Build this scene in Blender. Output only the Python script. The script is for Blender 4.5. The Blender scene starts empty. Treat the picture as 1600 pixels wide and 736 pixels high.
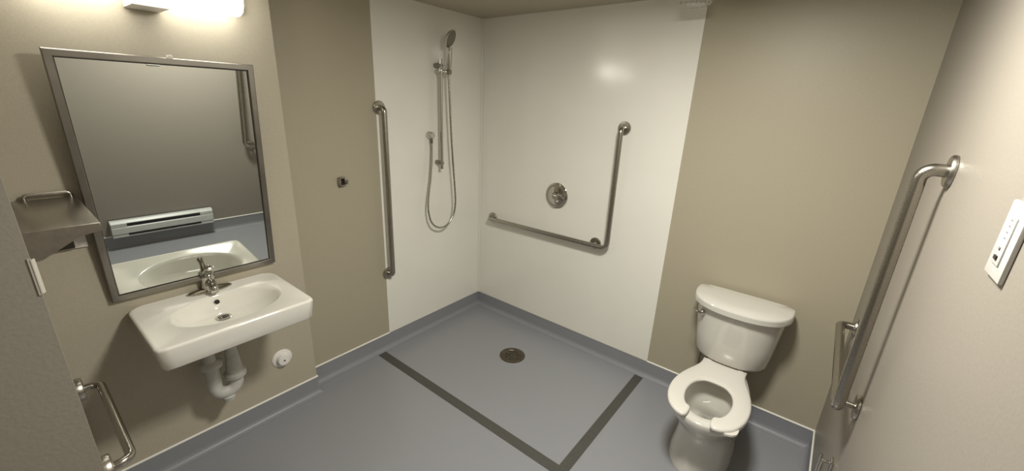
import bpy, bmesh, math, random
from mathutils import Vector, Matrix, Euler
random.seed(7)
C = bpy.context.scene.collection
PI = math.pi

# ------------------------------------------------------------------ camera
CAM = Vector((2.25142, -2.44088, 1.74013)); YAW, PITCH, ROLL, FPX = -0.660514, -0.318438, 0.043749, 635.876
fw = Vector((math.sin(YAW)*math.cos(PITCH), math.cos(YAW)*math.cos(PITCH), math.sin(PITCH)))
r0 = Vector((math.cos(YAW), -math.sin(YAW), 0)); u0 = r0.cross(fw)
rt = math.cos(ROLL)*r0 + math.sin(ROLL)*u0; up = -math.sin(ROLL)*r0 + math.cos(ROLL)*u0
cd = bpy.data.cameras.new('camera'); cd.sensor_fit = 'HORIZONTAL'; cd.sensor_width = 36.0
cd.lens = FPX/1600*36.0; cd.clip_start = 0.01
cam = bpy.data.objects.new('camera', cd); C.objects.link(cam)
cam.matrix_world = Matrix(((rt.x, up.x, -fw.x, CAM.x), (rt.y, up.y, -fw.y, CAM.y), (rt.z, up.z, -fw.z, CAM.z), (0, 0, 0, 1)))
bpy.context.scene.camera = cam

# ------------------------------------------------------------------ world, exposure
w = bpy.data.worlds.new('world'); bpy.context.scene.world = w; w.use_nodes = True
w.node_tree.nodes['Background'].inputs[0].default_value = (1, .93, .82, 1)
w.node_tree.nodes['Background'].inputs[1].default_value = 0.0
vs = bpy.context.scene.view_settings
vs.view_transform = 'Standard'; vs.look = 'None'; vs.gamma = 1.0; vs.use_curve_mapping = False
vs.exposure = 0.0
LAMP_COL = (1.0, 0.975, 0.88)
ROOM_POWER = 44.0          # flush ceiling lamp in the middle of the room, watts
LAMP_GLOW = 15.5           # radiance of the vanity lamp's diffuser
HALL_FILL_POWER = 3.0  # weak fill added from the corridor side

# ------------------------------------------------------------------ dimensions
W, H, D = 2.4875, 2.30, 0.0897          # right wall x, ceiling, face of the sink wall
YP, XP = -0.940, 1.5555                 # edges of the white shower panels
YS = -1.5196                            # end of the furred sink wall
CH = 0.113                              # top of the coved base
YF = -2.442                             # inner face of the front wall
XJ = 1.40                               # door jamb
YH = -3.9                               # far wall of the corridor

# ------------------------------------------------------------------ materials
def mat(name, col, rough=.5, metal=0.0, coat=0.0, ior=1.5, spec=.5):
    m = bpy.data.materials.new(name); m.use_nodes = True
    b = m.node_tree.nodes['Principled BSDF']
    b.inputs['Base Color'].default_value = (*col, 1); b.inputs['Roughness'].default_value = rough
    b.inputs['Metallic'].default_value = metal; b.inputs['Coat Weight'].default_value = coat
    b.inputs['Coat Roughness'].default_value = .05
    b.inputs['IOR'].default_value = ior; b.inputs['Specular IOR Level'].default_value = spec
    return m
def nd(m, t, **kw):
    n = m.node_tree.nodes.new(t)
    for k, v in kw.items(): setattr(n, k, v)
    return n
def noise_col(m, c1, c2, scale, lo=.35, hi=.65, detail=4, stretch=None, rough=None, bump=0, bdist=.001):
    L = m.node_tree.links; b = m.node_tree.nodes['Principled BSDF']
    tc = nd(m, 'ShaderNodeTexCoord'); src = tc.outputs['Object']
    if stretch:
        mp = nd(m, 'ShaderNodeMapping'); mp.inputs['Scale'].default_value = stretch
        L.new(src, mp.inputs['Vector']); src = mp.outputs['Vector']
    n = nd(m, 'ShaderNodeTexNoise'); n.inputs['Scale'].default_value = scale; n.inputs['Detail'].default_value = detail
    L.new(src, n.inputs['Vector'])
    r = nd(m, 'ShaderNodeValToRGB'); r.color_ramp.elements[0].position = lo; r.color_ramp.elements[1].position = hi
    r.color_ramp.elements[0].color = (*c1, 1); r.color_ramp.elements[1].color = (*c2, 1)
    L.new(n.outputs['Fac'], r.inputs['Fac']); L.new(r.outputs['Color'], b.inputs['Base Color'])
    if rough:
        mr = nd(m, 'ShaderNodeMapRange'); mr.inputs['To Min'].default_value = rough[0]; mr.inputs['To Max'].default_value = rough[1]
        L.new(n.outputs['Fac'], mr.inputs['Value']); L.new(mr.outputs['Result'], b.inputs['Roughness'])
    if bump:
        bp = nd(m, 'ShaderNodeBump'); bp.inputs['Strength'].default_value = bump; bp.inputs['Distance'].default_value = bdist
        L.new(n.outputs['Fac'], bp.inputs['Height']); L.new(bp.outputs['Normal'], b.inputs['Normal'])
    return m
def paint(name, c):
    m = mat(name, c, .42, spec=.35)
    return noise_col(m, tuple(x*.96 for x in c), tuple(x*1.03 for x in c), 160, .3, .7, 3, bump=.25, bdist=.0012)
def brushed(name, c, stretch, rough=(.24, .38), k=(.86, 1.12), bump=.12):
    m = mat(name, c, .3, 1.0)
    return noise_col(m, tuple(x*k[0] for x in c), tuple(min(1, x*k[1]) for x in c), 60, .3, .7, 3, stretch=stretch, rough=rough, bump=bump, bdist=.0004)
M = {}
M['accent'] = paint('tan_wall_paint', (.417, .375, .283))
M['beige'] = paint('light_beige_wall_paint', (.46, .415, .325))
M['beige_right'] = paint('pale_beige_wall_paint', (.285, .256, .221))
M['ceiling'] = paint('ceiling_paint', (.44, .395, .30))
M['grey_paint'] = paint('grey_wall_paint', (.275, .25, .21))
M['panel'] = noise_col(mat('white_shower_panel', (.84, .82, .755), .16, spec=.62), (.83, .81, .745), (.85, .83, .765), 3, bump=.03, bdist=.002)
M['vinyl'] = noise_col(mat('blue_grey_vinyl', (.25, .25, .265), .33, spec=.7), (.25, .254, .276), (.305, .309, .333), 420, .35, .68, 2, bump=.12, bdist=.0005)
M['cove'] = noise_col(mat('blue_grey_vinyl_cove', (.22, .22, .24), .4, spec=.4), (.245, .248, .268), (.285, .288, .31), 300, .35, .68, 2)
M['white_trim'] = mat('white_cap_trim', (.88, .87, .82), .35)
M['tape'] = noise_col(mat('dark_floor_tape', (.07, .068, .06), .6), (.062, .06, .053), (.082, .079, .07), 120, .3, .7, 3, bump=.15)
M['steel_h'] = brushed('brushed_steel', (.44, .41, .365), (.08, 1, 1), (.26, .36), (.92, 1.07), .05)
M['steel_v'] = brushed('brushed_steel_bar', (.39, .365, .325), (9, 9, 9), (.26, .29), (.96, 1.03), 0)
M['steel_frame'] = brushed('brushed_steel_frame', (.29, .27, .24), (1, .15, .15), (.3, .42), (.92, 1.06), .04)
M['steel_smooth'] = mat('smooth_steel_bar', (.46, .435, .39), .2, 1.0)
M['chrome'] = mat('chrome', (.58, .565, .53), .07, 1.0)
M['chrome_dark'] = mat('dark_chrome', (.30, .285, .25), .25, 1.0)
M['hose'] = noise_col(mat('metal_hose', (.5, .48, .43), .28, 1.0), (.36, .34, .30), (.56, .54, .49), 1, .45, .55, 0, stretch=(1, 1, 260))
M['porcelain'] = mat('white_porcelain', (.66, .64, .59), .1, coat=.4)
M['basin'] = mat('white_basin_porcelain', (.85, .825, .76), .1, coat=.4)
M['seat'] = mat('white_seat_plastic', (.72, .69, .64), .2, coat=.2)
M['plastic'] = mat('white_plastic', (.82, .80, .76), .35)
M['pvc'] = noise_col(mat('white_pipe_insulation', (.52, .51, .47), .5), (.48, .47, .43), (.56, .55, .51), 30)
M['rubber'] = mat('black_rubber', (.02, .018, .015), .7)
M['hole'] = mat('dark_opening', (.02, .013, .008), .8)
M['bronze'] = noise_col(mat('aged_drain_metal', (.17, .155, .12), .38, 1.0), (.12, .105, .08), (.22, .20, .155), 70)
M['heater'] = noise_col(mat('heater_enamel', (.56, .57, .56), .35, spec=.5), (.54, .55, .54), (.58, .59, .58), 20)
M['heater_dark'] = mat('heater_slot', (.04, .04, .042), .6)
M['switch'] = mat('white_switch_plastic', (.60, .585, .56), .35)
M['bloom_face'] = mat('bracket_bloom_glow', (.9, .88, .82), .3)
b = M['bloom_face'].node_tree.nodes['Principled BSDF']; b.inputs['Emission Color'].default_value = (*LAMP_COL, 1); b.inputs['Emission Strength'].default_value = .9  # emission imitates bloom on the bracket's front
M['latch'] = mat('painted_latch_plate', (.42, .39, .34), .4)
M['print'] = mat('grey_print', (.25, .24, .23), .6)
m = M['mirror'] = mat('mirror_silver', (.76, .79, .76), .015, 1.0)
m = M['glass'] = mat('clear_ribbed_glass', (.95, .95, .92), .05); m.node_tree.nodes['Principled BSDF'].inputs['Transmission Weight'].default_value = .9
mx_ = nd(m, 'ShaderNodeMixShader'); tr_ = nd(m, 'ShaderNodeBsdfTransparent'); mx_.inputs[0].default_value = .3
m.node_tree.links.new(m.node_tree.nodes['Principled BSDF'].outputs[0], mx_.inputs[1]); m.node_tree.links.new(tr_.outputs[0], mx_.inputs[2]); m.node_tree.links.new(mx_.outputs[0], m.node_tree.nodes['Material Output'].inputs[0])
m = M['water'] = mat('water', (.80, .84, .81), .02, ior=1.33); m.node_tree.nodes['Principled BSDF'].inputs['Transmission Weight'].default_value = 1.0
m = M['diffuser'] = mat('lit_diffuser', (.9, .88, .82), .3)
b = m.node_tree.nodes['Principled BSDF']; b.inputs['Emission Color'].default_value = (*LAMP_COL, 1); b.inputs['Emission Strength'].default_value = LAMP_GLOW

# ------------------------------------------------------------------ mesh helpers (all shapes are given in world coordinates)
def BM(): return bmesh.new()
def link(name, bm, m, parent=None, smooth=True, off=None, angle=40):
    bmesh.ops.remove_doubles(bm, verts=bm.verts, dist=1e-6)
    bmesh.ops.recalc_face_normals(bm, faces=bm.faces)
    if parent is not None and off is None: off = parent.get('_o')
    base = Vector(off) if off is not None else Vector((0, 0, 0))
    if base.length: bmesh.ops.translate(bm, verts=bm.verts, vec=-base)
    me = bpy.data.meshes.new(name); 
    if smooth:
        for f in bm.faces: f.smooth = True
        for e in bm.edges:
            if len(e.link_faces) == 2 and e.calc_face_angle(0) > math.radians(angle): e.smooth = False
    bm.to_mesh(me); bm.free(); me.materials.append(m)
    o = bpy.data.objects.new(name, me); C.objects.link(o)
    if parent is not None:
        o.parent = parent
        o['_o'] = list(base)
    return o
def single(name, bm, m, label, cat, loc, group=None, **k):
    o = link(name, bm, m, off=loc, **k); o.location = loc; o['_o'] = list(loc)
    o['label'] = label; o['category'] = cat
    if group: o['group'] = group
    return o
def thing(name, label, cat, loc, group=None):
    o = bpy.data.objects.new(name, None); C.objects.link(o); o.location = loc; o.empty_display_size = .05
    o['label'] = label; o['category'] = cat; o['_o'] = list(loc)
    if group: o['group'] = group
    return o
def struct(name, bm, m, parent=None, smooth=False):
    o = link(name, bm, m, parent, smooth=smooth, off=(0, 0, 0))
    if parent is None: o['kind'] = 'structure'
    return o
def box(bm, lo, hi, bev=0, seg=2, mx=None):
    c = [(a+b)/2 for a, b in zip(lo, hi)]; s = [abs(b-a) for a, b in zip(lo, hi)]
    r = bmesh.ops.create_cube(bm, size=1, matrix=Matrix.Translation(c) @ Matrix.Diagonal((*s, 1)))
    vs_ = r['verts']
    if bev:
        es = list({e for v in vs_ for e in v.link_edges})
        q = bmesh.ops.bevel(bm, geom=es, offset=bev, segments=seg, affect='EDGES', profile=.5)
        vs_ = list({v for f in q['faces'] for v in f.verts} | {v for v in vs_ if v.is_valid})
        vs_ = list({v for v0 in vs_ for f in v0.link_faces for v in f.verts})
    if mx is not None: bmesh.ops.transform(bm, matrix=mx, verts=vs_)
    return bm
def fillet(pts, r, n=8):
    pts = [Vector(p) for p in pts]; out = [pts[0]]
    for i in range(1, len(pts)-1):
        a, b, c = pts[i-1], pts[i], pts[i+1]; d1 = (a-b).normalized(); d2 = (c-b).normalized()
        ang = d1.angle(d2); t = min(r/math.tan(ang/2), (a-b).length*.49, (c-b).length*.49); rr = t*math.tan(ang/2)
        p1 = b+d1*t; p2 = b+d2*t; bis = (d1+d2).normalized(); cen = b+bis*(rr/math.sin(ang/2))
        v1 = p1-cen; v2 = p2-cen; th = v1.angle(v2)
        for k in range(n+1):
            s = k/n; out.append(cen+(v1*math.sin((1-s)*th)+v2*math.sin(s*th))/math.sin(th))
    out.append(pts[-1]); return out
def catmull(pts, n=8, closed=False):
    pts = [Vector(p) for p in pts]; N = len(pts); out = []
    rng = range(N) if closed else range(N-1)
    for i in rng:
        p1, p2 = pts[i], pts[(i+1) % N]
        p0 = pts[(i-1) % N] if closed or i > 0 else p1*2-p2
        p3 = pts[(i+2) % N] if closed or i < N-2 else p2*2-p1
        for k in range(n):
            t = k/n
            out.append(.5*((2*p1)+(p2-p0)*t+(2*p0-5*p1+4*p2-p3)*t*t+(3*p1-p0-3*p2+p3)*t**3))
    if not closed: out.append(pts[-1])
    return out
def tube(bm, pts, r, seg=16, cap=True):
    pts = [Vector(p) for p in pts]
    rs = r if isinstance(r, (list, tuple)) else [r]*len(pts)
    tan = [(pts[min(i+1, len(pts)-1)]-pts[max(i-1, 0)]).normalized() for i in range(len(pts))]
    a = Vector((0, 0, 1)) if abs(tan[0].z) < .9 else Vector((1, 0, 0))
    n = (a-tan[0]*a.dot(tan[0])).normalized(); rings = []
    for i, p in enumerate(pts):
        if i:
            q = tan[i-1].rotation_difference(tan[i]); n = q @ n; n = (n-tan[i]*n.dot(tan[i])).normalized()
        bi = tan[i].cross(n)
        rings.append([bm.verts.new(p+rs[i]*(math.cos(2*PI*k/seg)*n+math.sin(2*PI*k/seg)*bi)) for k in range(seg)])
    skin(bm, rings, cap); return bm
def skin(bm, rings, cap=True, closed=True):
    for a, b in zip(rings, rings[1:]):
        n = len(a)
        for k in range(n if closed else n-1):
            try: bm.faces.new((a[k], a[(k+1) % n], b[(k+1) % n], b[k]))
            except ValueError: pass
    if cap:
        for r_ in ([rings[0]] if cap in (True, 'start') else [])+([rings[-1]] if cap in (True, 'end') else []):
            try: bm.faces.new(r_)
            except ValueError: pass
def loft(bm, rings, cap=True, closed=True):
    rv = [[bm.verts.new(p) for p in r_] for r_ in rings]; skin(bm, rv, cap, closed); return bm
def lathe(bm, prof, at, axis, seg=32, cap=True):
    # prof = [(radius, distance along the axis)]
    ax = Vector(axis).normalized(); a = Vector((0, 0, 1)) if abs(ax.z) < .9 else Vector((1, 0, 0))
    n = (a-ax*a.dot(ax)).normalized(); bi = ax.cross(n); at = Vector(at)
    loft(bm, [[at+ax*h+max(r, 1e-4)*(math.cos(2*PI*k/seg)*n+math.sin(2*PI*k/seg)*bi) for k in range(seg)] for r, h in prof], cap)
    return bm
def prism(bm, outline, vec):
    v = Vector(vec); loft(bm, [[Vector(p) for p in outline], [Vector(p)+v for p in outline]]); return bm
def wall_box(name, lo, hi, m): return struct(name, box(BM(), lo, hi), m)

# ------------------------------------------------------------------ room shell
T = .12
floor = wall_box('floor', (-T, YH-T, -.1), (W+T, T, 0), M['vinyl'])
ceiling = wall_box('ceiling', (-T, YH-T, H), (W+T, T, H+.1), M['ceiling'])
wall_back = wall_box('wall_back', (-T, 0, 0), (W+T, T, H), M['accent'])
wall_left = wall_box('wall_left', (-T, YS, 0), (0, 0, H), M['accent'])
wall_sink = wall_box('wall_sink', (-T, YF-.15, 0), (D, YS, H), M['beige'])
wall_right = wall_box('wall_right', (W, YH, 0), (W+T, 0, H), M['beige_right'])
bm = box(BM(), (D, YF-.15, 0), (XJ, YF, H)); box(bm, (XJ, YF-.15, 2.08), (W, YF, H))
wall_front = struct('wall_front', bm, M['grey_paint'])
wall_corridor = wall_box('wall_corridor', (-T, YH-T, 0), (W+T, YH, H), M['beige'])
wall_corridor_left = wall_box('wall_corridor_left', (-T, YH, 0), (0, YF-.15, H), M['beige'])
# white shower panels, a few millimetres proud of the painted walls
struct('wall_panel', box(BM(), (.004, -.004, CH-.002), (XP, .0, H)), M['panel'], wall_back)
struct('wall_panel', box(BM(), (0, YP, CH-.002), (.004, -.0, H)), M['panel'], wall_left)
bm = BM(); tube(bm, [(.009, -.009, CH), (.009, -.009, H)], .006, 8)
struct('corner_bead', bm, M['panel'], wall_back, True)
# coved vinyl base: 4 mm thick on the wall, sweeping out onto the floor
def cove_profile(R=.032, t=.004):
    pts = [(0, CH), (t, CH)]
    for k in range(7):
        a = k/6*PI/2; pts.append((t+R-R*math.cos(a), .0015+R-R*math.sin(a)))
    pts += [(t+R+.0, 0), (0, 0)]
    return pts
def cove(name, p0, p1, nrm, cap_from=0.0, cap_to=1.0, m0=0, m1=0):
    # m0, m1: mitre at each end (-1 internal corner, +1 external corner)
    p0 = Vector(p0); p1 = Vector(p1); n = Vector(nrm); d = (p1-p0).normalized(); rings = []
    pr = cove_profile()
    rings.append([p0+n*a+Vector((0, 0, z))-d*(a*m0) for a, z in pr])
    rings.append([p1+n*a+Vector((0, 0, z))+d*(a*m1) for a, z in pr])
    o = struct(name, loft(BM(), rings), M['cove'], None, True)
    if cap_to > cap_from:
        a = p0.lerp(p1, cap_from); b_ = p0.lerp(p1, cap_to); bm = BM()
        q = [(0, CH-.001), (.0065, CH-.001), (.0065, CH+.004), (.003, CH+.0065), (0, CH+.0065)]
        ma = m0 if cap_from == 0 else 0; mb = m1 if cap_to == 1 else 0
        loft(bm, [[a+n*x+Vector((0, 0, z))-d*(x*ma) for x, z in q], [b_+n*x+Vector((0, 0, z))+d*(x*mb) for x, z in q]])
        struct('cap_trim', bm, M['white_trim'], o)
    return o
cove('baseboard_back', (0, 0, 0), (W, 0, 0), (0, -1, 0), XP/W, 1, -1, -1)
cove('baseboard_left', (0, YS, 0), (0, 0, 0), (1, 0, 0), 0, (YP-YS)/(-YS), -1, -1)
cove('baseboard_end', (D, YS, 0), (0, YS, 0), (0, 1, 0), 0, 1, 1, -1)
cove('baseboard_sink', (D, YF, 0), (D, YS, 0), (1, 0, 0), 0, 1, -1, 1)
cove('baseboard_right', (W, 0, 0), (W, YH, 0), (-1, 0, 0), 0, 1, -1, 0)
cove('baseboard_front', (XJ, YF, 0), (D, YF, 0), (0, 1, 0), 0, 1, 0, -1)

# dark tape strips around the shower floor
single('floor_tape', box(BM(), (.036, -1.0615, .0), (1.5565, -1.0015, .0016)), M['tape'],
       'dark grey strip across the floor from left wall to the strip by the toilet', 'floor strip', (.8, -1.03, 0), 'dark strips marking the shower floor')
single('floor_tape', box(BM(), (1.4995, -1.0015, .0), (1.5565, -.034, .0016)), M['tape'],
       'dark grey strip on the floor beside toilet running to back wall', 'floor strip', (1.528, -.5, 0), 'dark strips marking the shower floor')

# ------------------------------------------------------------------ grab bars
def flange(bm, at, nrm, r=.041, h=.0125):
    lathe(bm, [(r, 0), (r, h-.0055), (r-.003, h-.0015), (.024, h), (.0, h)], at, nrm, 32)
def grab_bar(label, path, ends, loc, group=None, r=.0165, bend=.045, posts=(), fh=.0125, mt='steel_v'):
    t = thing('grab_bar', label, 'grab bar', loc, group)
    link('bar', tube(BM(), fillet(path, bend), r, 20), M[mt], t)
    for p in posts: link('post', tube(BM(), p, .011, 14), M['steel_v'], t)
    for at, n in ends:
        bm = BM(); flange(bm, at, n, h=fh); link('flange', bm, M['steel_h'], t)
    return t
G = 'steel grab bars on the walls'
so = .058
grab_bar('straight vertical steel grab bar on the edge of the white shower panel, left wall',
         [(.004, -.922, 1.670), (so, -.922, 1.670), (so, -.922, .580), (.004, -.922, .580)],
         [((.004, -.922, 1.670), (1, 0, 0)), ((.004, -.922, .580), (1, 0, 0))], (.004, -.922, .580), G)
zc = .8415
grab_bar('L-shaped steel grab bar on the white shower panel below and beside the round valve',
         [(.154, -.0048, .832), (.154, -so, .832), (1.193, -so, zc), (1.193, -so, 1.612), (1.193, -.0048, 1.612)],
         [((.154, -.0048, .832), (0, -1, 0)), ((1.086, -.0048, zc), (0, -1, 0)), ((1.193, -.0048, 1.612), (0, -1, 0))],
         (1.193, -.0048, zc), G, posts=[[(1.086, -.0048, zc), (1.086, -so, zc)]])
zr = .84; wr = W-so
grab_bar('L-shaped steel grab bar on the pale right wall next to the toilet',
         [(W-.0012, -.932, 1.617), (wr, -.932, 1.617), (wr, -.932, zr), (wr, -.20, zr), (W-.0012, -.20, zr)],
         [((W-.0012, -.932, 1.617), (-1, 0, 0)), ((W-.0012, -.868, zr), (-1, 0, 0)), ((W-.0012, -.20, zr), (-1, 0, 0))],
         (W-.0012, -.932, zr), G, posts=[[(W-.0012, -.868, zr), (wr, -.868, zr)]])
grab_bar('short steel D-shaped bar on front wall end, left of the basin at lower left',
         [(.365, YF, .72), (.365, YF+so, .72), (.858, YF+so, .72), (.858, YF, .72)],
         [((.365, YF, .72), (0, 1, 0)), ((.858, YF, .72), (0, 1, 0))], (.6, YF, .72), G, r=.0125, bend=.03, fh=.019, mt='steel_smooth')

# ------------------------------------------------------------------ vanity lamp over the mirror
YL = -1.975; LX0, LX1 = D, D+.105; LZ0, LZ1 = 2.03, 2.135
lamp = thing('wall_lamp', 'lit white bar lamp with half-round diffuser above the mirror', 'lamp', (D, YL, 2.08))
link('backplate', box(BM(), (D, YL-.33, LZ0+.015), (D+.046, YL+.33, LZ1-.01), .003), M['plastic'], lamp)
half = .315
def diff_sec(y, k=1.0):
    zc_ = (LZ0+LZ1)/2; out = []
    for i in range(13):
        a = -PI/2+i/12*PI; out.append((D+.045+k*math.cos(a)*.065, y, zc_+k*math.sin(a)*(LZ1-LZ0)/2))
    return out
for s in (-1, 1):
    a, b_ = (.052, half) if s > 0 else (-half, -.052)
    bm = BM(); ys = [YL+a, YL+b_-.012, YL+b_-.004, YL+b_] if s > 0 else [YL+a, YL+a+.004, YL+a+.012, YL+b_]
    ks = [1, 1, .94, .82] if s > 0 else [.82, .94, 1, 1]
    loft(bm, [diff_sec(y, k) for y, k in zip(ys, ks)])
    link('diffuser', bm, M['diffuser'], lamp)
cb = link('centre_bracket', box(BM(), (D, YL-.054, LZ0-.024), (D+.122, YL+.054, LZ1+.005), .004), M['plastic'], lamp)
link('bracket_bloom', box(BM(), (D+.120, YL-.052, LZ0-.022), (D+.125, YL+.052, LZ1+.003), .002), M['bloom_face'], cb)  # added face, its glow stands in for bloom on the bracket
# flush ceiling lamp in the middle of the room, above the frame
CLX, CLY = 1.90, -1.37
rm = thing('ceiling_lamp', 'flat round flush ceiling lamp in the middle of the ceiling', 'lamp', (CLX, CLY, H))
bm = BM(); lathe(bm, [(.165, 0), (.165, -.022), (.158, -.028), (.15, -.028), (.15, -.02), (.0, -.02)], (CLX, CLY, H), (0, 0, 1), 40); link('housing', bm, M['plastic'], rm)
ld = bpy.data.lights.new('room_light', 'AREA'); ld.shape = 'DISK'; ld.size = .30; ld.energy = ROOM_POWER; ld.color = LAMP_COL
lo = bpy.data.objects.new('room_light', ld); C.objects.link(lo); lo.parent = rm; lo.location = (0, 0, -.0285)

# unseen fill lamp added in the corridor behind the doorway
hl = thing('corridor_fill_lamp', 'unseen round fill lamp added in the corridor behind the doorway', 'lamp', (1.7, -3.3, H))
bm = BM(); lathe(bm, [(.14, 0), (.15, -.02), (.13, -.05), (.0, -.06)], (1.7, -3.3, H), (0, 0, 1)); link('shade', bm, M['plastic'], hl)
ld = bpy.data.lights.new('corridor_fill_light', 'AREA'); ld.shape = 'DISK'; ld.size = .25; ld.energy = HALL_FILL_POWER; ld.color = LAMP_COL
lo = bpy.data.objects.new('corridor_fill_light', ld); C.objects.link(lo); lo.parent = hl; lo.location = (0, 0, -.07)

# ------------------------------------------------------------------ tilted mirror
TH = math.radians(4.75); MY0, MY1, MZ0, MH = -2.276, -1.660, .905, .940
mirror = thing('wall_mirror', 'tilted rectangular mirror in a brushed steel frame above the basin', 'mirror', (D, (MY0+MY1)/2, MZ0))
mmx = Matrix.Translation((D+.022, 0, MZ0)) @ Matrix.Rotation(TH, 4, 'Y')
def mloc(x, y, z): return mmx @ Vector((x, y, z))
fwid = .024
def rail(pts2, inner2):
    bm = BM()   # a bevelled section between two mitred ends; pts2 outer edge ends, inner2 inner edge ends
    rings = []
    for (o_, i_) in zip(pts2, inner2):
        o_ = Vector(o_); i_ = Vector(i_)
        def P(f, x): q = o_.lerp(i_, f); return mloc(x, q.x, q.y)
        rings.append([P(0, -.020), P(0, .001), P(.12, .004), P(.88, .004), P(1, .001), P(1, -.020)])
    loft(bm, rings); return bm
O = [(MY0, 0), (MY1, 0), (MY1, MH), (MY0, MH)]
I = [(MY0+fwid, fwid), (MY1-fwid, fwid), (MY1-fwid, MH-fwid), (MY0+fwid, MH-fwid)]
for k in range(4):
    link('frame_rail', rail((O[k], O[(k+1) % 4]), (I[k], I[(k+1) % 4])), M['steel_frame'], mirror, angle=20)
bm = BM(); box(bm, (-.006, MY0+.01, .01), (-.003, MY1-.01, MH-.01), mx=mmx); link('mirror_glass', bm, M['mirror'], mirror, smooth=False)
gi = .0035
for lo_, hi_ in (((MY0+fwid, fwid), (MY1-fwid, fwid+gi)), ((MY0+fwid, MH-fwid-gi), (MY1-fwid, MH-fwid)), ((MY0+fwid, fwid), (MY0+fwid+gi*.6, MH-fwid)), ((MY1-fwid-gi, fwid), (MY1-fwid, MH-fwid))):
    link('gap_shade_strip', box(BM(), (-.004, lo_[0], lo_[1]), (-.001, hi_[0], hi_[1]), mx=mmx), M['rubber'], mirror, smooth=False)  # dark strips paint the shaded gap and frame reflection along the glass edge
bm = BM(); box(bm, (-.020, MY0+.004, .004), (-.007, MY1-.004, MH-.004), mx=mmx); link('backing', bm, M['steel_frame'], mirror, smooth=False)
bm = BM(); zt = MZ0+.80
box(bm, (D, MY0+.06, zt), (D+.065, MY1-.06, zt+.03)); link('mounting_bracket', bm, M['steel_frame'], mirror, smooth=False)
bm = BM(); box(bm, (-.012, -1.953, MH-.004), (.006, -1.937, MH+.010), .003, mx=mmx); link('top_nub', bm, M['plastic'], mirror)  # small pale block on the top edge of the frame

# ------------------------------------------------------------------ wash basin
BY0, BY1, BX1, BZ = -2.243, -1.678, .545, .853
bc = Vector((.325, -1.955)); N = 96
def rrect(x0, x1, y0, y1, rf, rb, z, n=N):
    # ring from the bowl centre outwards, so that rings share their angles
    out = []
    for k in range(n):
        a = 2*PI*k/n; d = Vector((math.cos(a), math.sin(a))); lo_, hi_ = 0, 2
        for _ in range(34):
            mid = (lo_+hi_)/2; p = bc+d*mid
            ins = x0 <= p.x <= x1 and y0 <= p.y <= y1
            if ins:
                for cx, sx, r in ((x1, -1, rf), (x0, 1, rb)):
                    for cy, sy in ((y0, 1), (y1, -1)):
                        qx, qy = cx+sx*r, cy+sy*r
                        if (p.x-qx)*sx < 0 and (p.y-qy)*sy < 0 and (p.x-qx)**2+(p.y-qy)**2 > r*r: ins = False
            if ins: lo_ = mid
            else: hi_ = mid
        p = bc+d*lo_; out.append(Vector((p.x, p.y, z)))
    return out
def oval(cx, cy, ax, ay, z, n=N): return [Vector((cx+ax*math.cos(2*PI*k/n), cy+ay*math.sin(2*PI*k/n), z)) for k in range(n)]
def body(i, z, f=0): return rrect(D+i*.3, BX1-i-f, BY0+i, BY1-i, max(.010, .026-i*.5), max(.012, .05-i*.5), z)
basin = thing('wash_basin', 'white wall-hung rectangular wash basin with an oval bowl', 'basin', (D, -1.96, .775))
rings = [oval(.30, -1.955, .10, .14, .70), oval(.31, -1.955, .165, .215, .735), body(.026, .757), body(.016, .758), body(.010, .764), body(.0005, .842), body(0, .847), body(.002, .852), body(.007, .8545), body(.014, .853)]
DX = .218; DY = -1.948
rings += [oval(.325, -1.948, .158, .212, .850), oval(.325, -1.948, .150, .204, .8475), oval(.322, -1.948, .142, .196, .838), oval(.310, -1.948, .128, .180, .805), oval(.285, -1.948, .105, .150, .772), oval(.255, -1.948, .075, .105, .752), oval(.225, -1.948, .035, .040, .745), oval(DX, DY, .022, .022, .7435)]
link('basin_body', loft(BM(), rings), M['basin'], basin, angle=60)
bm = BM()
lathe(bm, [(.0, .0), (.029, .0), (.031, .003), (.029, .005), (.022, .004), (.0, .003)], (DX, DY, .745), (0, 0, 1), 28); dr = link('drain_strainer', bm, M['chrome'], basin)
bm = BM()
for k in range(-3, 4): box(bm, (DX-.018+abs(k)*.002, DY+k*.006-.0017, .7485), (DX+.018-abs(k)*.002, DY+k*.006+.0017, .7502))
link('drain_slots', bm, M['hole'], dr, smooth=False)
bm = BM(); lathe(bm, [(.0095, 0), (.0105, .002), (.0105, .003), (.0, .003)], (.1885, -1.955, .8155), (.75, 0, .45), 20); link('overflow_hole', bm, M['hole'], basin)

# ------------------------------------------------------------------ faucet
FX, FY, FZ = .120, -1.955, .852
fa = thing('faucet', 'chrome single lever faucet on the back ledge of the basin', 'faucet', (FX, FY, FZ))
bm = BM()
def ov(z, ax, ay): return [Vector((FX+ax*math.cos(t)*(1), FY+ay*math.copysign(abs(math.sin(t))**1.0, math.sin(t)), z)) for t in [2*PI*k/36 for k in range(36)]]
loft(bm, [ov(FZ, .032, .088), ov(FZ+.006, .032, .088), ov(FZ+.013, .026, .076), ov(FZ+.018, .020, .050), ov(FZ+.019, .012, .03)]); link('base_plate', bm, M['chrome'], fa)
bm = BM(); lathe(bm, [(.031, 0), (.029, .012), (.026, .03), (.0255, .05), (.028, .056), (.0285, .066), (.025, .077), (.014, .084), (.0, .085)], (FX, FY, FZ+.008), (0, 0, 1), 28); link('faucet_body', bm, M['chrome'], fa)
sp = catmull([(FX+.004, FY, FZ+.034), (FX+.030, FY, FZ+.048), (FX+.056, FY, FZ+.044), (FX+.070, FY, FZ+.030), (FX+.073, FY, FZ+.014)], 6)
link('spout', tube(BM(), sp, [.020-.005*i/(len(sp)-1) for i in range(len(sp))], 18), M['chrome'], fa)
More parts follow.
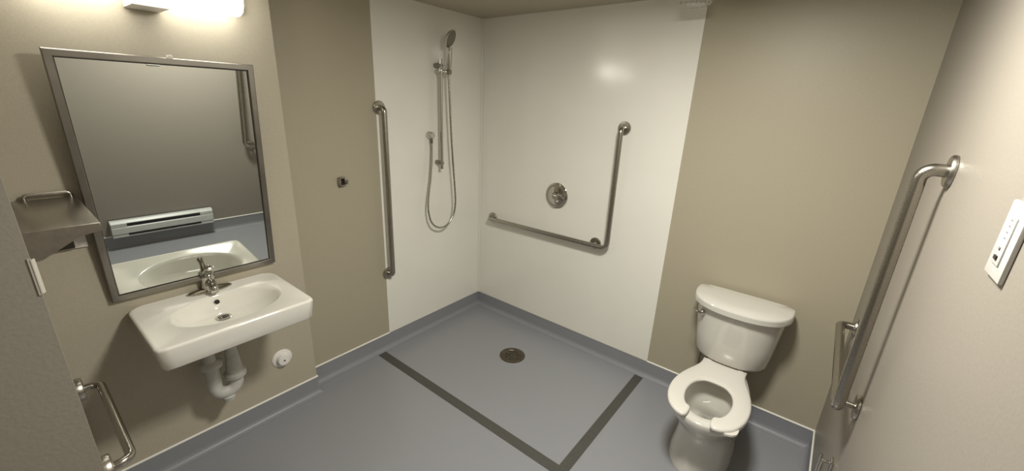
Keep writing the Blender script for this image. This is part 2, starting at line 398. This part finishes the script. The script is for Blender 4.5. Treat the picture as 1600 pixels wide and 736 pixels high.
lv = catmull([(FX-.002, FY, FZ+.072), (FX+.006, FY, FZ+.090), (FX+.022, FY, FZ+.106), (FX+.040, FY, FZ+.120), (FX+.058, FY, FZ+.127)], 6)
link('lever', tube(BM(), lv, [1.3*q for q in [.014, .015, .015, .0145, .014, .0135, .013, .012, .0115, .011, .0105, .010, .0095, .009, .0085, .008, .008, .008, .0085, .009, .0095, .010, .0105, .010, .007][:len(lv)]], 16), M['chrome'], fa)
bm = BM(); tube(bm, [(FX-.024, FY, FZ+.005), (FX-.024, FY, FZ+.06)], .0028, 8); lathe(bm, [(.003, 0), (.006, .003), (.006, .009), (.0, .012)], (FX-.024, FY, FZ+.058), (0, 0, 1), 12); link('lift_rod', bm, M['chrome'], fa)

# ------------------------------------------------------------------ trap under the basin
px_, ya, yb = .218, -1.948, -2.035
trap = thing('sink_trap', 'white wrapped drain trap hanging under the basin', 'pipe', (px_, ya, .40))
bm = BM(); tube(bm, [(px_, ya, .742), (px_, ya, .60), (px_, ya, .56), (px_, ya, .46)], [.021, .022, .026, .036], 18); link('tailpiece', bm, M['pvc'], trap)
bm = BM(); u = [(px_, ya, .47), (px_, ya, .41)]
for k in range(1, 12): 
    a = k/12*PI; u.append((px_, (ya+yb)/2+(ya-yb)/2*math.cos(a), .41-(ya-yb)/2*1.05*math.sin(a)))
u += [(px_, yb, .41), (px_, yb, .53)]
tube(bm, u, .030, 20); link('trap_bend', bm, M['pvc'], trap)
bm = BM(); tube(bm, fillet([(px_, yb, .52), (px_, yb, .60), (D+.005, yb, .605)], .04), .0255, 18); link('wall_arm', bm, M['pvc'], trap)
for (y, z) in ((ya, .445), (yb, .535)):
    bm = BM(); lathe(bm, [(.030, -.014), (.045, -.012), (.047, .006), (.034, .016), (.024, .02)], (px_, y, z), (0, 0, 1), 24); link('slip_nut', bm, M['pvc'], trap)
bm = BM(); lathe(bm, [(.05, 0), (.05, .006), (.035, .012), (.02, .012)], (D, yb, .605), (1, 0, 0), 24); link('wall_flange', bm, M['pvc'], trap)
bm = BM(); lathe(bm, [(.018, -.0), (.030, -.01), (.026, -.03), (.0, -.03)], (px_, (ya+yb)/2, .352), (0, 0, 1), 20); link('cleanout_plug', bm, M['pvc'], trap)
bm = BM(); tube(bm, catmull([(D+.005, -1.90, .56), (D+.06, -1.90, .57), (D+.08, -1.91, .64), (D+.06, -1.93, .74), (D+.05, -1.94, .80)], 6), .006, 10); link('supply_tube', bm, M['plastic'], trap)

# round cover on the wall beneath the basin
cv = thing('wall_cover', 'round white plastic cover on the tan wall right of the drain trap', 'cover', (D, -1.692, .333))
bm = BM(); lathe(bm, [(.052, 0), (.052, .004), (.045, .009), (.0, .009)], (D, -1.692, .333), (1, 0, 0), 32); link('cover_plate', bm, M['plastic'], cv)
bm = BM(); lathe(bm, [(.033, .008), (.033, .026), (.028, .033), (.0, .035)], (D, -1.692, .333), (1, 0, 0), 32); link('cap', bm, M['plastic'], cv)
bm = BM(); lathe(bm, [(.0045, .0335), (.0045, .036), (.0, .036)], (D, -1.692, .333), (1, 0, 0), 14); link('screw_hole', bm, M['hole'], cv)

# ------------------------------------------------------------------ steel shelf on the front wall
sx0, sx1, sy0, sy1, sz = .10, .575, YF, -2.288, 1.346
sh = thing('steel_shelf', 'brushed steel shelf with triangular end brackets left of the mirror', 'shelf', ((sx0+sx1)/2, YF, sz))
link('shelf_plate', box(BM(), (sx0, sy0, sz-.003), (sx1, sy1, sz), .001), M['steel_h'], sh)
link('front_lip', box(BM(), (sx0, sy1-.0025, sz-.024), (sx1, sy1, sz-.002), .001), M['steel_h'], sh)
for x in (sx0, sx1-.003):
    bm = BM(); prism(bm, [(x, sy0, sz-.002), (x, sy1-.002, sz-.002), (x, sy1-.002, sz-.024), (x, sy1-.05, sz-.034), (x, sy0+.02, sz-.085), (x, sy0, sz-.085)], (.003, 0, 0)); link('end_bracket', bm, M['steel_h'], sh, smooth=False)
bm = BM(); tube(bm, fillet([(sx0+.012, sy0+.03, sz-.002), (sx0+.012, sy0+.03, sz+.018), (sx0+.012, sy1-.012, sz+.018), (sx0+.012, sy1-.012, sz-.002)], .012), .006, 12); link('end_rail', bm, M['steel_h'], sh)
dz = thing('dispenser', 'small steel box with dark opening on the wall beneath the steel shelf', 'dispenser', (D, -2.35, 1.16))
bm = BM(); box(bm, (D, -2.41, 1.15), (D+.012, -2.292, 1.235), .002); link('back_plate', bm, M['steel_h'], dz)
bm = BM(); prism(bm, [(D+.012, -2.43, 1.235), (D+.060, -2.43, 1.228), (D+.060, -2.43, 1.21), (D+.03, -2.43, 1.165), (D+.012, -2.43, 1.165)], (0, .04, 0)); link('hood', bm, M['steel_h'], dz, smooth=False)
bm = BM(); box(bm, (D+.012, -2.386, 1.155), (D+.026, -2.328, 1.190), .003); link('opening', bm, M['hole'], dz)

# latch plate on the corner of the front wall
lp = thing('latch_plate', 'narrow pale steel strike plate on the edge of grey door jamb', 'latch plate', (XJ, YF-.01, 1.475))
link('plate', box(BM(), (XJ-.001, YF-.003, 1.447), (XJ+.001, YF+.001, 1.503)), M['latch'], lp)
bm = BM(); prism(bm, [(XJ-.0012, YF, 1.449), (XJ+.0015, YF, 1.449), (XJ-.003, YF+.0045, 1.449), (XJ-.005, YF+.0035, 1.449)], (0, 0, .052)); link('lip', bm, M['latch'], lp, smooth=False)

# robe hook
rh = thing('robe_hook', 'small square steel robe hook on the tan wall left of shower', 'hook', (0, -1.202, 1.253))
link('hook_plate', box(BM(), (0, -1.228, 1.228), (.005, -1.178, 1.279), .002), M['steel_h'], rh)
bm = BM(); y0, y1, z0, z1 = -1.226, -1.192, 1.229, 1.277      # open square cup on the left
for lo_, hi_ in (((y0, z0), (y1, z0+.006)), ((y0, z1-.006), (y1, z1)), ((y0, z0), (y0+.006, z1)), ((y1-.004, z0), (y1, z1))):
    box(bm, (.004, lo_[0], lo_[1]), (.030, hi_[0], hi_[1]), .001)
link('hook_cup', bm, M['steel_h'], rh)
link('recess', box(BM(), (.005, y0+.006, z0+.006), (.012, y1-.004, z1-.006)), M['hole'], rh, smooth=False)
bm = BM(); prism(bm, [(.005, -1.191, 1.232), (.034, -1.191, 1.236), (.040, -1.191, 1.262), (.034, -1.191, 1.264), (.028, -1.191, 1.246), (.005, -1.191, 1.246)], (0, .012, 0)); link('hook_arm', bm, M['steel_h'], rh, smooth=False)

# ------------------------------------------------------------------ hand shower set
RX, RY = .060, -.468
rl = thing('slide_rail', 'chrome vertical slide rail on white shower panel, holding the hand shower', 'shower rail', (.004, RY, 1.27))
bm = BM(); tube(bm, [(RX, RY, 1.262), (RX, RY, 1.985)], .0105, 18); link('rail', bm, M['chrome'], rl)
for z in (1.945, 1.303):
    bm = BM(); lathe(bm, [(.0165, 0), (.0165, .045), (.013, .052), (.013, .065)], (.004, RY, z), (1, 0, 0), 20); link('wall_bracket', bm, M['chrome_dark'], rl)
    bm = BM(); 
HX, HY, HZ = .092, -.425, 1.908
bm = BM(); lathe(bm, [(.017, -.017), (.018, -.012), (.018, .012), (.017, .017)], (RX, RY, HZ), (0, 0, 1), 18)
tube(bm, [(RX-.045, RY-.006, HZ), (RX+.01, RY-.006, HZ)], .010, 12)
tube(bm, [(RX, RY, HZ), (HX, HY, HZ)], .010, 12); link('slider', bm, M['chrome'], rl)
hd = Vector((.13, -.05, 1)).normalized()
bm = BM(); lathe(bm, [(.0155, -.014), (.0185, -.012), (.0185, .012), (.0155, .014)], (HX, HY, HZ), hd, 18); link('holder_cup', bm, M['chrome_dark'], rl)
hs = thing('hand_shower', 'chrome hand shower with round spray head at top of the slide rail', 'shower head', (HX, HY, HZ))
hb = Vector((HX, HY, HZ)); ht = hb+hd*.150
pts = [hb-hd*.02, hb+hd*.03, hb+hd*.08, hb+hd*.12, ht]
link('handle', tube(BM(), catmull(pts, 4), [.011, .0115, .012, .013, .0145, .0155, .016, .0165, .0165, .0165, .016, .016, .0155, .015, .015, .0155, .016], 16), M['chrome'], hs)
fd = Vector((.75, .30, -.35)).normalized(); hc = ht+hd*.052-fd*.004
bm = BM(); lathe(bm, [(.0, -.024), (.024, -.021), (.046, -.010), (.057, .002), (.058, .008), (.054, .010), (.0, .010)], hc, fd, 32); link('head', bm, M['chrome'], hs)
bm = BM(); lathe(bm, [(.052, .0095), (.052, .012), (.0, .0135)], hc, fd, 32); sf = link('spray_face', bm, M['chrome_dark'], hs)
bm = BM(); a0 = fd.orthogonal().normalized(); b0 = fd.cross(a0)
for rr, n in ((.010, 6), (.022, 12), (.034, 18), (.046, 24)):
    for k in range(n):
        q = hc+fd*.0125+rr*(math.cos(2*PI*k/n)*a0+math.sin(2*PI*k/n)*b0)
        lathe(bm, [(.0017, 0), (.0013, .002)], q, fd, 6)
link('spray_nozzles', bm, M['chrome'], sf)['kind'] = 'stuff'
wo = thing('hose_outlet', 'round chrome hose outlet on the white panel left of slide rail', 'shower outlet', (.004, -.534, 1.494))
bm = BM(); lathe(bm, [(.027, 0), (.027, .004), (.024, .010), (.023, .036), (.019, .041), (.0, .042)], (.004, -.534, 1.494), (1, 0, 0), 24); link('outlet_body', bm, M['chrome'], wo)
bm = BM(); lathe(bm, [(.0105, 0), (.0105, -.028), (.0085, -.036)], (.030, -.534, 1.474), (0, 0, 1), 14); link('nozzle', bm, M['chrome_dark'], wo)
bm = BM()
hp = [(.030, -.534, 1.44), (.034, -.538, 1.36), (.042, -.560, 1.20), (.052, -.592, 1.06), (.062, -.602, .97), (.068, -.580, .885), (.072, -.522, .838), (.078, -.450, .838), (.082, -.388, .895), (.084, -.362, .985), (.085, -.366, 1.10), (.086, -.384, 1.28), (.087, -.402, 1.50), (.088, -.415, 1.72), (hb-hd*.03).to_tuple(), (hb-hd*.012).to_tuple()]
single('shower_hose', tube(bm, catmull(hp, 10), .0068, 12), M['hose'], 'flexible metal shower hose hanging in a loop from the round outlet', 'hose', (.03, -.534, 1.44))

# shower valve
va = thing('shower_valve', 'round chrome shower valve with lever on the white panel', 'shower valve', (.746, -.004, 1.115))
VP = (.746, -.004, 1.115)
bm = BM(); lathe(bm, [(.091, 0), (.092, .004), (.087, .009), (.078, .011), (.071, .009), (.064, .011), (.035, .018), (.0, .018)], VP, (0, -1, 0), 40); link('cover_plate', bm, M['chrome'], va)
bm = BM(); lathe(bm, [(.031, .014), (.030, .040), (.026, .052), (.018, .058), (.0, .060)], VP, (0, -1, 0), 28); link('hub', bm, M['chrome'], va)
bm = BM(); tube(bm, catmull([(.746, -.052, 1.115), (.758, -.068, 1.108), (.785, -.074, 1.095), (.800, -.070, 1.085)], 5), [.016-.0005*i for i in range(16)], 14); link('lever', bm, M['chrome'], va)

# ------------------------------------------------------------------ floor drain
fdn = thing('floor_drain', 'round bronze floor drain in the middle of shower floor', 'drain', (.738, -.428, 0))
bm = BM(); lathe(bm, [(.092, 0), (.091, .003), (.086, .0045), (.062, .0040), (.060, .002), (.0, .002)], (.738, -.428, 0), (0, 0, 1), 40); link('rim', bm, M['bronze'], fdn)
bm = BM(); lathe(bm, [(.058, .0018), (.058, .0045), (.055, .0055), (.0, .0055)], (.738, -.428, 0), (0, 0, 1), 36); gr = link('grate', bm, M['bronze'], fdn)
bm = BM()
for rr, n in ((.016, 4), (.032, 8), (.046, 12)):
    for k in range(n):
        a = 2*PI*(k+.5)/n; lathe(bm, [(.0062, .0054), (.0062, .0060), (.0, .0060)], (.738+rr*math.cos(a), -.428+rr*math.sin(a), 0), (0, 0, 1), 10)
link('grate_holes', bm, M['hole'], gr)

# ------------------------------------------------------------------ toilet
TX = 2.025
toilet = thing('toilet', 'white two-piece toilet with open-front seat against the tan wall', 'toilet', (TX, -.40, 0))
def egg(hw, yf, yb, z, nf=2.0, nb=2.0, yc=None, n=56):
    yc = (yf+yb)/2 if yc is None else yc; out = []
    for k in range(n):
        t = 2*PI*k/n; c, s = math.cos(t), math.sin(t); e = nb if s > 0 else nf
        x = math.copysign(abs(c)**(2/e), c)*hw; y = math.copysign(abs(s)**(2/e), s)*((yb-yc) if s > 0 else (yc-yf))
        out.append(Vector((TX+x, yc+y, z)))
    return out
RZ = .402
rings = [egg(.146, -.640, -.15, 0, 2.4, 3, -.38), egg(.147, -.641, -.15, .012, 2.4, 3, -.38), egg(.139, -.626, -.15, .05, 2.4, 3, -.38), egg(.128, -.606, -.15, .13, 2.3, 3, -.38), egg(.128, -.610, -.14, .20, 2.2, 3, -.40),
         egg(.140, -.640, -.12, .26, 2.1, 2.4, -.43), egg(.158, -.690, -.10, .31, 2.0, 1.9, -.47), egg(.171, -.724, -.07, .345, 2.0, 1.6, -.50), egg(.176, -.735, -.05, .37, 2.0, 1.5, -.51), egg(.177, -.738, -.05, RZ-.008, 2.0, 1.5, -.51), egg(.173, -.734, -.055, RZ, 2.0, 1.5, -.51),
         egg(.128, -.683, -.33, RZ, 2.0, 2.2, -.50), egg(.122, -.677, -.335, RZ-.006, 2.0, 2.2, -.50), egg(.122, -.672, -.335, RZ-.04, 2.0, 2.2, -.50), egg(.117, -.655, -.35, .31, 2, 2, -.50), egg(.106, -.630, -.37, .25, 2, 2, -.49), egg(.092, -.585, -.366, .215, 2, 2.2, -.46), egg(.066, -.515, -.362, .192, 2, 2.2, -.43), egg(.052, -.478, -.360, .183, 2.2, 2.4, -.415), egg(.049, -.472, -.362, .165, 2.2, 2.2, -.415), egg(.040, -.455, -.37, .04, 2.2, 2.2, -.415)]
link('bowl', loft(BM(), rings), M['porcelain'], toilet, angle=70)
link('water', loft(BM(), [egg(.0495, -.473, -.3615, .1675, 2.2, 2.3, -.415), egg(.0495, -.473, -.3615, .1685, 2.2, 2.3, -.415)]), M['water'], toilet)
# tank, D-shaped in plan
def dshape(hw, yb, yf, z, rb=.03, n=60):
    out = []
    for k in range(n):
        t = 2*PI*k/n; c, s = math.cos(t), math.sin(t)
        yc = yb-(yb-yf)*.30
        if s > 0: e = 5.0; y = yc+abs(s)**(2/e)*(yb-yc); x = math.copysign(abs(c)**(2/e), c)*hw
        else: e = 2.35; y = yc-abs(s)**(2/e)*(yc-yf); x = math.copysign(abs(c)**(2/e), c)*hw
        out.append(Vector((TX+.002+x, y, z)))
    return out
rings = [dshape(.150, -.05, -.215, .432), dshape(.172, -.04, -.232, .438), dshape(.181, -.035, -.243, .455), dshape(.194, -.032, -.258, .56), dshape(.207, -.030, -.270, .68), dshape(.212, -.030, -.274, .745), dshape(.19, -.04, -.25, .747)]
link('tank', loft(BM(), rings), M['porcelain'], toilet, angle=60)
rings = [dshape(.215, -.03, -.278, .744), dshape(.229, -.026, -.299, .745), dshape(.234, -.024, -.305, .750), dshape(.235, -.024, -.306, .776), dshape(.232, -.026, -.302, .783), dshape(.226, -.031, -.294, .7865), dshape(.15, -.08, -.22, .788)]
link('tank_lid', loft(BM(), rings), M['porcelain'], toilet, angle=28)
bm = BM(); box(bm, (TX-.105, -.19, RZ-.004), (TX+.095, -.07, .436), .008); link('tank_gasket', bm, M['rubber'], toilet)
lvx, lvy, lvz = TX-.160, -.236, .700
bm = BM(); lathe(bm, [(.015, -.012), (.017, .002), (.014, .012), (.007, .017), (.0, .018)], (lvx, lvy, lvz), (-.35, -1, 0), 18); 
tube(bm, catmull([(lvx-.003, lvy-.014, lvz), (lvx-.02, lvy-.012, lvz+.001), (lvx-.034, lvy-.004, lvz+.004), (lvx-.046, lvy+.006, lvz+.006)], 5), [.0075]*8+[.0065]*8, 12); link('flush_lever', bm, M['chrome'], toilet)
# open-front seat: section lofted from inner to outer outline
outer = [(.070, -.749), (.103, -.738), (.144, -.695), (.171, -.620), (.178, -.535), (.168, -.450), (.145, -.370), (.120, -.305), (.109, -.255), (.108, -.215), (.104, -.198), (.05, -.196)]
inner = [(.068, -.664), (.080, -.650), (.093, -.615), (.101, -.560), (.097, -.505), (.083, -.458), (.060, -.428), (.035, -.414), (.012, -.410), (.006, -.410), (.003, -.410), (.0, -.410)]
def resample(pts, n):
    P = catmull([Vector((*p, 0)) for p in pts], 12); L = [0]
    for a, b_ in zip(P, P[1:]): L.append(L[-1]+(b_-a).length)
    out = []; j = 0
    for k in range(n):
        s = L[-1]*k/(n-1)
        while j < len(L)-2 and L[j+1] < s: j += 1
        f = (s-L[j])/max(L[j+1]-L[j], 1e-9); out.append(P[j].lerp(P[j+1], min(1, f)))
    return out
n = 40; A = resample(outer+[(0, -.196)], n); B = resample(inner[:8]+[(0, -.410)], n)
full_o = [Vector((TX+p.x, p.y, 0)) for p in A]+[Vector((TX-p.x, p.y, 0)) for p in reversed(A[:-1])]
full_i = [Vector((TX+p.x, p.y, 0)) for p in B]+[Vector((TX-p.x, p.y, 0)) for p in reversed(B[:-1])]
SZ = .408; ST = .020
sec = [(0, .35), (.0, .7), (.05, .92), (.14, 1.0), (.5, 1.04), (.86, 1.0), (.95, .90), (1, .65), (1, .2), (.96, 0), (.04, 0)]
rings = [[i_.lerp(o_, f)+Vector((0, 0, SZ+h*ST)) for f, h in sec] for o_, i_ in zip(full_o, full_i)]
for end, sg in ((0, -1), (-1, 1)):
    c_ = sum(rings[end], Vector())/len(sec); caps = []
    for ad, sc in ((.006, .97), (.012, .88), (.017, .72), (.020, .45)):
        caps.append([c_+(p-c_)*sc+Vector((sg*ad, 0, 0)) for p in rings[end]])
    rings = list(reversed(caps))+rings if end == 0 else rings+caps
st = link('seat', loft(BM(), rings), M['seat'], toilet, angle=60)
for s in (-1, 1):
    bm = BM(); lathe(bm, [(.018, 0), (.018, .014), (.013, .021), (.0, .022)], (TX+s*.078, -.222, SZ), (0, 0, 1), 20); link('hinge_cap', bm, M['seat'], toilet)
bm = BM(); tab = [(TX+.098, -.715), (TX+.112, -.734), (TX+.140, -.726), (TX+.157, -.700), (TX+.150, -.660), (TX+.10, -.67)]
tab = catmull([(x, y, SZ-.004) for x, y in tab], 4, True); loft(bm, [[p for p in tab], [p+Vector((0, 0, .010)) for p in tab]]); link('lift_tab', bm, M['seat'], st)
for s in (-1, 1):
    bm = BM(); box(bm, (TX+s*.07-.012, -.66, RZ-.001), (TX+s*.07+.012, -.63, SZ+.002), .002) if False else box(bm, (TX+s*.152-.012, -.52, RZ-.001), (TX+s*.152+.012, -.48, SZ+.002), .002); link('bumper', bm, M['seat'], st)
bm = BM(); tube(bm, catmull([(TX-.14, 0, .16), (TX-.14, -.05, .165), (TX-.15, -.06, .22), (TX-.155, -.07, .36), (TX-.14, -.09, .44)], 6), .006, 10); link('supply_hose', bm, M['chrome_dark'], toilet)

# ------------------------------------------------------------------ toilet paper holder
hy, hz = -.795, .533
tp = thing('paper_holder', 'small chrome toilet paper holder low on the pale right wall', 'paper holder', (W, hy, hz))
link('mounting_plate', box(BM(), (W-.010, hy-.022, hz-.026), (W, hy+.022, hz+.026), .003), M['chrome'], tp)
bm = BM(); tube(bm, [(W-.008, hy, hz+.008), (W-.034, hy, hz+.008)], .007, 12); link('arm', bm, M['chrome'], tp)
bm = BM(); tube(bm, fillet([(W-.030, hy, hz+.012), (W-.032, hy, hz-.11), (W-.032, hy+.05, hz-.11), (W-.032, hy+.05, hz-.005)], .012), .0055, 12); link('paper_loop', bm, M['chrome'], tp)

# switch plate
sw = thing('fan_timer', 'white wall timer switch plate with a column of marks, far right', 'switch', (W, -1.503, 1.57))
sy0_, sy1_, sz0, sz1 = -1.543, -1.462, 1.508, 1.628
link('cover_plate', box(BM(), (W-.007, sy0_, sz0), (W, sy1_, sz1), .0025), M['switch'], sw)
link('control_insert', box(BM(), (W-.0092, -1.520, sz0+.022), (W-.006, -1.485, sz1-.022), .001), M['switch'], sw)
link('toggle', box(BM(), (W-.0112, -1.509, sz0+.030), (W-.009, -1.496, sz0+.036)), M['rubber'], sw, smooth=False)
bm = BM(); lathe(bm, [(.0035, 0), (.003, .0015), (0, .0015)], (W-.0092, -1.5025, sz0+.048), (-1, 0, 0), 12); link('indicator', bm, M['print'], sw)
for k in range(4): link('time_mark', box(BM(), (W-.0096, -1.5065, sz0+.063+k*.0095), (W-.0091, -1.4985, sz0+.0655+k*.0095)), M['print'], sw, smooth=False)

# ------------------------------------------------------------------ baseboard heater on the right wall (seen in the mirror)
ha, hb_, hz0, hz1 = -1.975, -1.262, .122, .262
he = thing('wall_heater', 'grey baseboard heater on right wall, seen in the mirror', 'heater', (W, -1.62, hz0))
def hsec(pts, y0, y1): return prism(BM(), [(W-x, y0, z) for x, z in pts], (0, y1-y0, 0))
e = .10
link('back_panel', box(BM(), (W-.012, ha, hz0), (W, hb_, hz1)), M['heater'], he, smooth=False)
link('top_hood', hsec([(.0, hz1), (.045, hz1), (.062, hz1-.016), (.062, hz1-.020), (.045, hz1-.006), (.0, hz1-.006)], ha, hb_), M['heater'], he, smooth=False)
link('front_cover', hsec([(.060, hz1-.050), (.066, hz1-.056), (.068, hz0+.034), (.062, hz0+.030), (.058, hz0+.034), (.058, hz1-.052)], ha, hb_), M['heater'], he, smooth=False)
link('bottom_lip', hsec([(.0, hz0), (.066, hz0), (.068, hz0+.010), (.064, hz0+.010), (.062, hz0+.004), (.0, hz0+.004)], ha, hb_), M['heater'], he, smooth=False)
for a, b_ in ((ha, ha+e), (hb_-e, hb_)):
    link('end_cap', hsec([(.0, hz0), (.064, hz0+.002), (.064, hz1-.018), (.045, hz1-.003), (.0, hz1-.002)], a+.001, b_-.001), M['heater'], he, smooth=False)
link('heating_element', box(BM(), (W-.050, ha+e, hz0+.012), (W-.014, hb_-e, hz1-.014)), M['heater_dark'], he, smooth=False)

# ribbed clear ceiling fixture by the edge of the white panel
cl = thing('ceiling_fixture', 'ribbed clear glass fixture at the ceiling above edge of white panel', 'lamp', (1.565, -.235, H))
FXC = (1.565, -.235)
def rib_ring(z, r, amp=.004, n=24):
    out = []
    for k in range(n*4):
        a = 2*PI*k/(n*4); q = r+(amp if (k % 4) in (1, 2) else -amp*.3); out.append(Vector((FXC[0]+q*math.cos(a), FXC[1]+q*math.sin(a), z)))
    return out
loft(bm := BM(), [rib_ring(H-.018, .062, .006, 16), rib_ring(2.212, .064, .006, 16), rib_ring(2.202, .058, .006, 16), rib_ring(2.199, .03, .0, 16)]); link('glass_shade', bm, M['glass'], cl, smooth=False)
bm = BM(); lathe(bm, [(.082, 0), (.082, -.014), (.076, -.02), (.0, -.02)], (*FXC, H), (0, 0, 1), 32); link('base', bm, M['plastic'], cl)
bm = BM(); lathe(bm, [(.020, 0), (.022, -.02), (.018, -.045), (.0, -.05)], (*FXC, H-.018), (0, 0, 1), 20); link('lamp_bulb', bm, M['plastic'], cl)

# structure pieces that are numbered by Blender keep their kind; drop the helper property
for o in bpy.data.objects:
    if '_o' in o: del o['_o']
